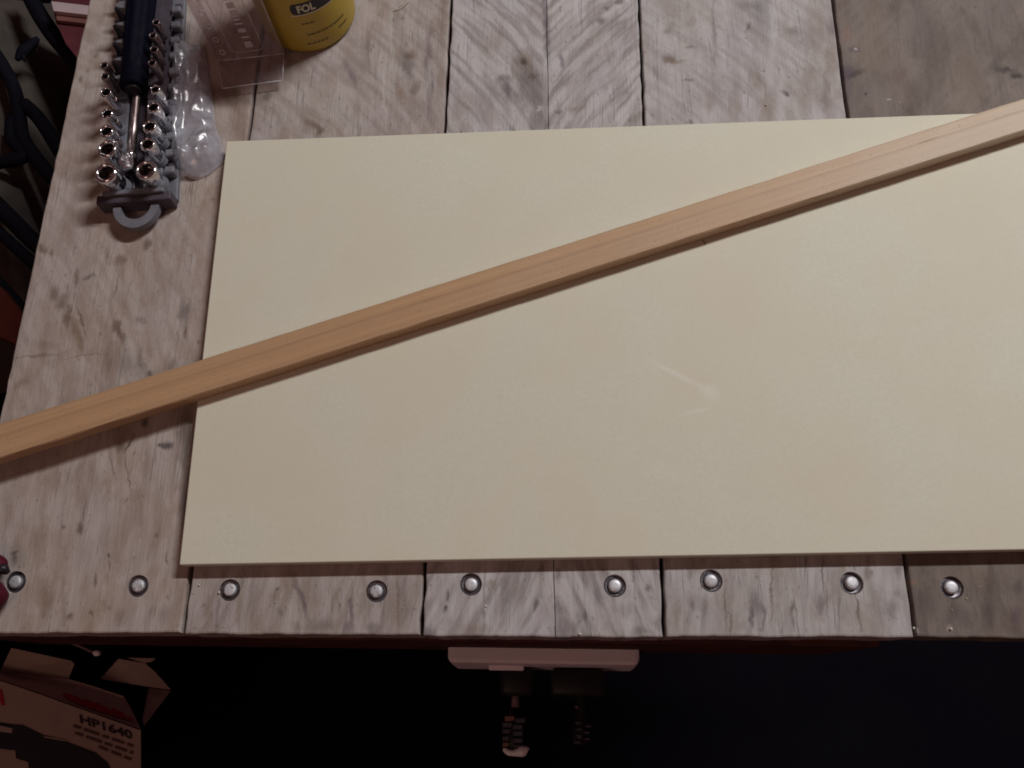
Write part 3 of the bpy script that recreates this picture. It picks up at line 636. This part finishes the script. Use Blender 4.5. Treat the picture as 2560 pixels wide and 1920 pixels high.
b2.to_mesh(me); b2.free(); link('lettering', me, cream, nband)
bm = bmesh.new(); r3 = random.Random(3)
for (f0, f1, z) in ((-81, -66, .0285), (-79, -28, .0182), (-83, -57, .0098), (-40, -25, .0122)):
    x = math.radians(f0 + 88) * BR; xe = math.radians(f1 + 88) * BR
    while x < xe:
        w_ = r3.uniform(.0012, .0034)
        wrapped_poly(bm, [(x, z - .0007), (min(x + w_, xe), z - .0007), (min(x + w_, xe), z + .0007), (x, z + .0007)], .00015)
        x += w_ + r3.uniform(.0003, .0008)
obj('small_print', bm, ink2, tub)

# ---------------------------------------------------------------- red handle at the left
red = simple('red_plastic', (.075, .002, .014), .6, spec=.25, var=.15, scale=90)
rh = thing('red_tool', 'dark red plastic tool handle end beside the leftmost bolt', 'hand tool', at(-20, 1450, .0))
bm = bmesh.new(); rhp = [at(u, v_, .0115) for u, v_ in ((-80, 1505), (-55, 1492), (-32, 1474), (-18, 1458), (-8, 1446))]
tube(bm, spline(rhp, 5), [.0125] * 11 + [.0122, .0118, .0112, .0104, .0092, .0078, .0062, .0044, .0022, .0004][:10], 24); obj('grip', bm, red, rh, True)
bm = bmesh.new(); tube(bm, [at(-10, 1418, .012), at(12, 1424, .012), at(20, 1432, .010)], [.003, .003, .0015], 12); obj('band', bm, blackm, rh, True)
bm = bmesh.new(); tube(bm, spline([at(-50, 1412, .011), at(-22, 1408, .011), at(-6, 1416, .010), at(6, 1428, .008)], 4), [.0058] * 9 + [.0056, .005, .004, .002][:4], 16); obj('jaw', bm, red, rh, True)

# ---------------------------------------------------------------- white double socket and plugs under the front edge
whitep = simple('white_plastic', (.86, .80, .88), .45, spec=.4, var=.05, scale=60)
blackp = simple('black_plastic', (.012, .010, .014), .5, spec=.3, var=.2, scale=100)
sx0, sx1 = at(1121, 1612, -.105).x, at(1597, 1612, -.105).x
so = thing('wall_socket', 'white double power socket mounted under the bench front edge', 'power socket', ((sx0 + sx1) / 2, .029, -.13))
bm = bmesh.new(); pr = [(.0260, -.104), (.0185, -.104), (.0165, -.1055), (.0160, -.109), (.0150, -.122), (.0135, -.150), (.0150, -.165), (.0260, -.165)]
xs = [(0, .0025), (.0012, .0008), (.003, 0)]; W = sx1 - sx0
rings = []
for fx, ins in xs + [(W - a, i_) for a, i_ in xs[::-1]]: rings.append([bm.verts.new((sx0 + fx, (y + ins) if y < .0255 else y, z + (-ins * .4 if z > -.11 else ins))) for y, z in pr])
for R0, R1 in zip(rings, rings[1:]):
    for k in range(len(pr)): bm.faces.new((R0[k], R0[(k + 1) % len(pr)], R1[(k + 1) % len(pr)], R1[k]))
bm.faces.new(rings[0]); bm.faces.new(rings[-1][::-1]); obj('housing', bm, whitep, so)
bm = bmesh.new(); xa = at(1222, 1655, -.12).x; xb = at(1310, 1655, -.12).x; box(bm, xa, xb, .0122, .0158, -.126, -.1195, None, .0007); obj('switch', bm, whitep, so)
def plug(u0, u1, label, sleeve):
    z = -.133; x0, x1 = at(u0, 1670, z).x, at(u1, 1670, z).x; cx = (x0 + x1) / 2
    p = thing('power_plug', label, 'plug', (cx, 0, z), 'black plugs in the double socket')
    bm = bmesh.new(); box(bm, x0, x1, -.004, .0136, z - .013, z + .013, None, .004, 3); obj('plug_body', bm, blackp, p, True)
    return p, cx, z
p, cx, z = plug(1252, 1338, 'black plug in the left outlet with tapered sleeve and painted tip glint', 1)
tap = simple('taupe_rubber', (.16, .10, .10), .6, var=.15); rib = simple('rib_rubber', (.05, .045, .065), .5, var=.3); ribr = simple('rust_rubber', (.22, .10, .075), .6, var=.2)
tipm = simple('tip_glint', (.88, .86, .90), .35, var=.08)  # near white, paints the glints on the plug boot and rod ends
def Y(v_, zz=-.135): return at(1290, v_, zz).y
bm = bmesh.new(); tube(bm, [Vector((at(1289, v_, z).x, at(1289, v_, z).y, z + .004)) for v_ in (1690, 1720, 1745, 1768)], [.0015, .0018, .0025, .0028], 14); obj('sleeve', bm, tap, p, True)
for k, v_ in enumerate((1796, 1812, 1828, 1846, 1862)):
    for s in (-1, 1):
        bm = bmesh.new(); q = at(1282 + s * 13 + (6 if k == 0 else 0), v_ + (5 if s > 0 else 0), z)
        box(bm, q.x - .0034, q.x + .0034, q.y - .0017, q.y + .0017, z - .002, z + .003 + .0005 * s, None, .0006)
        obj('boot_rib', bm, ribr if (k, s) in ((0, -1), (4, -1)) else rib, p)
bm = bmesh.new(); tube(bm, [Vector((at(1283, v_, z).x, at(1283, v_, z).y, z - .002)) for v_ in (1775, 1800, 1850, 1880)], [.0025, .0045, .0055, .0055], 14); obj('boot', bm, blackp, p, True)
bm = bmesh.new(); tube(bm, spline([at(1258, 1872, z + .004), at(1275, 1882, z + .004), at(1300, 1880, z + .004), at(1322, 1870, z + .004)], 4), [.0010, .0015, .0018, .002, .002, .002, .0022, .0026, .0032, .0036, .0032, .0020, .0010], 12); obj('boot_tip', bm, tipm, p, True)
p, cx, z = plug(1374, 1514, 'wide black plug in the right outlet with mottled boot', 0)
bm = bmesh.new(); tube(bm, [Vector((at(1452, v_, z).x, at(1452, v_, z).y, z)) for v_ in (1690, 1760, 1790, 1830, 1862)], [.0035, .003, .0045, .0058, .0062], 16); obj('boot', bm, blackp, p, True)
for k in range(7):
    q = at(1446 + (k % 2) * 24 + rnd.uniform(-4, 4), 1806 + k * 8, z)
    bm = bmesh.new(); box(bm, q.x - .002, q.x + .002, q.y - .0009, q.y + .0009, z + .003, z + .0075, None, .0004); obj('boot_rib', bm, rib, p)
bm = bmesh.new(); q = at(1442, 1767, z); lathe(bm, [(.0009, .002), (.0013, .0035), (.0006, .0045)], 10, Matrix.Translation((q.x, q.y, z))); obj('clip', bm, tap, p, True)

# ---------------------------------------------------------------- carton at the lower left, on the floor
card = simple('carton_card', (.42, .315, .27), .85, spec=.15, var=.10, scale=30)
cardin = simple('carton_inside_shade', (.05, .033, .035), .9, spec=.1, var=.1, scale=30)  # near-black copy of the card, shade inside the carton put into colour
redink = simple('red_ink', (.40, .014, .030), .7, var=.25, scale=260)
pic = simple('dark_picture', (.010, .009, .016), .6, var=.3); ink3 = simple('text_ink', (.030, .015, .018), .7, var=.2); inkb = simple('small_text_ink', (.11, .055, .045), .7, var=.25, scale=500)
CC = at(150, 1850, -.40); CN = (CAMP - CC).normalized()
def cp(u, v_, lift=0.0): return onplane(u, v_, CC + CN * lift, CN)
ct = thing('carton', 'open cardboard carton with black drill picture and lettering on floor', 'carton', (CC.x, CC.y, -.75))
face = [(-90, 1678), (0, 1702), (92, 1733), (200, 1772), (352, 1826), (353, 1985), (-90, 1985)]
bm = bmesh.new(); prism(bm, [cp(*p_) for p_ in face], -CN * .003); fpan = obj('front_panel', bm, card, ct)
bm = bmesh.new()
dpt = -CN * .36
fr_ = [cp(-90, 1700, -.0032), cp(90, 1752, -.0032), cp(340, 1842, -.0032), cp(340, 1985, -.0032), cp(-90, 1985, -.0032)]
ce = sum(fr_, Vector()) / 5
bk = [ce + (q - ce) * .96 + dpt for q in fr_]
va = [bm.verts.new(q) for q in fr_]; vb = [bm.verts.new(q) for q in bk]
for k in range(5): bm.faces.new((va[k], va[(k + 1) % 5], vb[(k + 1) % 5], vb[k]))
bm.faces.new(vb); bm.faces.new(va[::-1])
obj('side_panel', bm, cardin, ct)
def flap(pts, hinge_lift, far_lift, name='flap', m=card):   # pts: (u, v, 0..1 distance from the hinge)
    P = [cp(u, v_, hinge_lift + (far_lift - hinge_lift) * f) for u, v_, f in pts]
    nrm = (P[1] - P[0]).cross(P[-1] - P[0]).normalized()
    if nrm.dot(CN) < 0: nrm = -nrm
    bm = bmesh.new()
    ctr = sum(P, Vector()) / len(P)
    prism(bm, P, -CN * .0025); return obj(name, bm, m, ct)
f1 = flap([(352, 1823, 0), (200, 1769, 0), (92, 1730, 0), (0, 1699, 0), (-90, 1675, 0), (-90, 1655, 1), (0, 1680, 1), (170, 1697, 1), (232, 1715, 1), (308, 1740, 1), (326, 1766, 1)], .0004, -.030)
f2 = flap([(-20, 1688, 0), (170, 1699, 0), (186, 1660, 1), (178, 1652, 1), (28, 1620, 1), (0, 1680, .2)], -.034, -.004)
f3 = flap([(251, 1697, 0), (372, 1717, 1), (427, 1724, 1), (388, 1680, .9), (362, 1658, .7), (296, 1647, .3)], -.060, -.045)
f4 = flap([(372, 1720, 0), (427, 1727, 0), (360, 1815, 1), (356, 1800, 1)], -.058, -.012)
f5 = flap([(318, 1644, 0), (389, 1646, 0), (380, 1654, 1), (362, 1657, 1)], -.030, -.030)
def print_poly(pts, m, name, lift=.0008, fn=cp):
    bm = bmesh.new(); bm.faces.new([bm.verts.new(fn(u, v_, lift)) for u, v_ in pts]); return obj(name, bm, m, ct)
print_poly([(-90, 1800), (0, 1806), (34, 1811), (55, 1812), (110, 1838), (160, 1852), (240, 1882), (270, 1908), (278, 1925), (282, 1985), (80, 1985), (70, 1905), (40, 1896), (38, 1876), (0, 1872), (-90, 1872)], pic, 'printed_picture')
print_poly([(-40, 1810), (0, 1814), (31, 1821), (30, 1833), (0, 1829), (-40, 1826)], card, 'picture_highlight', .0014)
print_poly([(107, 1840), (165, 1850), (162, 1853), (112, 1844)], card, 'picture_highlight', .0014)
# red strip printed on the tuck flap (follows the flap's own slope)
def fl(u, v_, lift):
    a, b, c = f1d
    return onplane(u, v_, a + f1n * lift, f1n)
Pf = [cp(352, 1823, .0004), cp(-90, 1675, .0004), cp(170, 1697, -.030)]
f1n = (Pf[1] - Pf[0]).cross(Pf[2] - Pf[0]).normalized()
if f1n.dot(CN) < 0: f1n = -f1n
f1d = Pf
top_ = []; r3 = random.Random(11)
for k in range(19):
    s = k / 18; u = 156 + (334 - 156) * s; v_ = 1731 + (1796 - 1731) * s - 4 * math.sin(math.pi * s) + (r3.uniform(-6, 5) if 2 < k < 17 else 0); top_.append((u, v_))
print_poly(top_ + [(336, 1802), (300, 1793), (240, 1776), (200, 1761), (168, 1748)], redink, 'red_print', .0016, fl)
print_poly([(-30, 1715), (4, 1725), (9, 1745), (12, 1763), (4, 1764), (-2, 1748), (-30, 1740)], redink, 'red_print')
p0, p1 = cp(199, 1806), cp(332, 1848); tx = (p1 - p0).normalized(); ty = CN.cross(tx)
me = text_mesh('HP1640', 1.0, .035); xsz = max(v.co.x for v in me.vertices); ysz = max(v.co.y for v in me.vertices)
hgt = (cp(199, 1808) - cp(199, 1786)).length; sxx = (p1 - p0).length / xsz; syy = hgt / ysz
tv = (cp(196, 1786) - cp(199, 1808)).normalized()
for v in me.vertices: v.co = p0 + tx * (v.co.x * sxx) + tv * (v.co.y * syy) + CN * .0008
link('lettering', me, ink3, fpan)
bm = bmesh.new(); r3 = random.Random(8)
def tline(ua, va_, ub, vb_):
    q0, q1 = cp(ua, va_, .0008), cp(ub, vb_, .0008); d = q1 - q0; L = d.length; d.normalize(); e = CN.cross(d); x = 0; hh = hgt * .30
    while x < L:
        w_ = min(r3.uniform(.006, .016), L - x)
        bm.faces.new([bm.verts.new(q0 + d * a + e * b_) for a, b_ in ((x, 0), (x + w_, 0), (x + w_, hh), (x, hh))]); x += w_ + .0025
tline(181, 1817, 333, 1869); tline(186, 1835, 332, 1886); tline(244, 1869, 332, 1904)
obj('small_print', bm, inkb, fpan)
# thin rod with its lit tip painted white, lying under the bench front edge
rod = thing('metal_rod', 'thin dark rod with painted tip glint under the bench edge above carton', 'rod', at(220, 1620, -.2))
bm = bmesh.new(); tube(bm, [at(u, v_, -.20) for u, v_ in ((150, 1597), (200, 1616), (234, 1631))], .0011, 8); obj('shaft', bm, tap, rod, True)
bm = bmesh.new(); tube(bm, [at(234, 1631, -.20), at(240, 1633, -.20), at(250, 1633, -.20)], [.0014, .0024, .0018], 10); obj('tip', bm, tipm, rod, True)

# ---------------------------------------------------------------- dark bag and boxes left of the bench
olive = simple('olive_fabric', (.095, .080, .072), .9, spec=.1, var=.35, scale=14)
strap_m = simple('black_webbing', (.006, .006, .012), .8, spec=.15, var=.3, scale=200)
ZB = -.40
bg = thing('fabric_bag', 'dark olive fabric bag with black straps left of bench', 'bag', (at(40, 300, -.75)))
bm = bmesh.new(); g = []
for j in range(41):
    row = []
    for i in range(25):
        u = -420 + 640 * i / 24; v_ = -180 + 1000 * j / 40
        e = min(1, 3.5 * i / 24 + .02, 3.5 * (1 - i / 24) + .02, 4 * j / 40 + .02, 4 * (1 - j / 40) + .02)
        q = at(u, v_, ZB - .05)
        z = -.75 + (.35 + .03 * mnoise.noise(q * 9) + .018 * mnoise.noise(q * 22)) * math.sqrt(e)
        row.append(bm.verts.new((q.x, q.y, z)))
    g.append(row)
for j in range(40):
    for i in range(24): bm.faces.new((g[j][i], g[j][i + 1], g[j + 1][i + 1], g[j + 1][i]))
obj('body', bm, olive, bg, True)
def strap(pts, w, flat=.3):
    bm = bmesh.new(); P = spline([at(u, v_, ZB + .012) for u, v_ in pts], 6)
    tube(bm, P, w, 10); obj('strap', bm, strap_m, bg, True)
strap([(60, -40), (95, 30), (135, 90), (185, 150), (260, 250)], .0105)
strap([(-30, 110), (10, 170), (38, 230), (48, 290), (60, 350), (110, 420), (180, 500)], .0085)
strap([(30, 300), (30, 350), (60, 390), (-20, 410)], .008)
strap([(60, 260), (100, 300), (150, 380)], .0085)
strap([(-30, 490), (30, 550), (85, 605), (160, 660)], .010)
strap([(-30, 555), (30, 610), (80, 655), (130, 700)], .007)
strap([(-20, 690), (30, 740), (70, 790)], .006)
bm = bmesh.new(); P = [at(u, v_, ZB + .01) for u, v_ in ((42, 150), (55, 132), (78, 112), (95, 95))]; tube(bm, spline(P, 4), [.003, .004, .005, .006, .007, .0075, .007, .0065, .006, .006, .005, .004, .003], 8); obj('buckle', bm, strap_m, bg, True)
bm = bmesh.new(); tube(bm, [at(55, 132, ZB + .01), at(62, 152, ZB + .01)], [.004, .002], 8); obj('buckle', bm, strap_m, bg, True)
# red box with a white lid edge behind the bag
rb = thing('red_box', 'dark red cardboard box with white lid behind bench corner', 'box', at(190, 60, -.75))
rbm = simple('maroon_card', (.13, .035, .045), .8, spec=.15, var=.2, scale=30); wl = simple('white_lid', (.60, .47, .50), .7, var=.08, scale=40); sal = simple('salmon_card', (.24, .10, .085), .8, var=.15, scale=40)
zb = -.36
def quad(pts, z, d, m, name, par):
    bm = bmesh.new(); prism(bm, [at(u, v_, z) for u, v_ in pts], Vector((0, 0, -d))); return obj(name, bm, m, par)
quad([(118, -60), (260, -60), (260, 160), (210, 165), (165, 110), (140, 55)], zb, .39, rbm, 'body', rb)
quad([(128, 3), (290, 22), (290, 45), (134, 27)], zb + .012, .010, wl, 'lid', rb)
quad([(140, 33), (280, 48), (280, 66), (142, 50)], zb + .006, .005, sal, 'liner', rb)
# red-brown plank on the floor at the left edge
rw = simple('red_wood', (.10, .022, .016), .8, spec=.2, var=.3, scale=30)
bm = bmesh.new(); prism(bm, [at(u, v_, -.37) for u, v_ in ((-120, 640), (0, 715), (70, 800), (40, 860), (-120, 790))], Vector((0, 0, -.02)))
tag(obj('wood_offcut', bm, rw), 'dark red wooden offcut at the left under the bag straps', 'offcut')

# ---------------------------------------------------------------- crumbs and shavings
dust = simple('wood_dust', (.62, .56, .50), .9, spec=.1, var=.2)
bm = bmesh.new(); r3 = random.Random(21)
def crumb(p, s):
    q = bmesh.ops.create_icosphere(bm, subdivisions=1, radius=s, matrix=Matrix.Translation(p) @ Matrix.Diagonal((1, r3.uniform(.5, 1.3), .6, 1)))
for (u, v_, s) in ((1915, 262, .0009), (1345, 268, .0008), (2285, 1570, .0008), (2378, 1572, .0009), (1450, 1585, .0011), (1215, 1515, .0008), (548, 1481, .0008), (498, 1462, .0006)):
    crumb(at(u, v_, .0005), s)
for k in range(150):
    u, v_ = r3.uniform(30, 2540), r3.choice((r3.uniform(0, 320), r3.uniform(1430, 1580), r3.uniform(560, 1500)))
    p = at(u, v_, .0003)
    if p.x < -.33 or p.x > .32 or p.y < .03: continue
    if p.x > -.216 and .06 < p.y < .345: continue
    if abs(p.x + .18) < .05 and p.y > .38: continue
    crumb(p, r3.uniform(.00015, .0004))
tag(obj('sawdust', bm, dust), 'pale wood crumbs scattered over the bench planks', kind='stuff')
bm = bmesh.new(); tube(bm, spline([at(u, v_, .001) for u, v_ in ((985, 24), (1000, 20), (1012, 12), (1024, 0))], 4), .0003, 5); tube(bm, spline([at(u, v_, .001) for u, v_ in ((990, 22), (1004, 10), (1016, 6))], 4), .0002, 5)
tag(obj('wood_shaving', bm, dust), 'thin pale wood fibre on the plank right of the yellow tub', 'shaving')
bm = bmesh.new(); tube(bm, [at(1758, 602, BT + .0005), at(1763, 610, BT + .0005)], .00035, 6)
tag(obj('wood_splinter', bm, simple('splinter_wood', (.28, .18, .12), .8)), 'tiny brown splinter on the cream board below the batten', 'splinter')
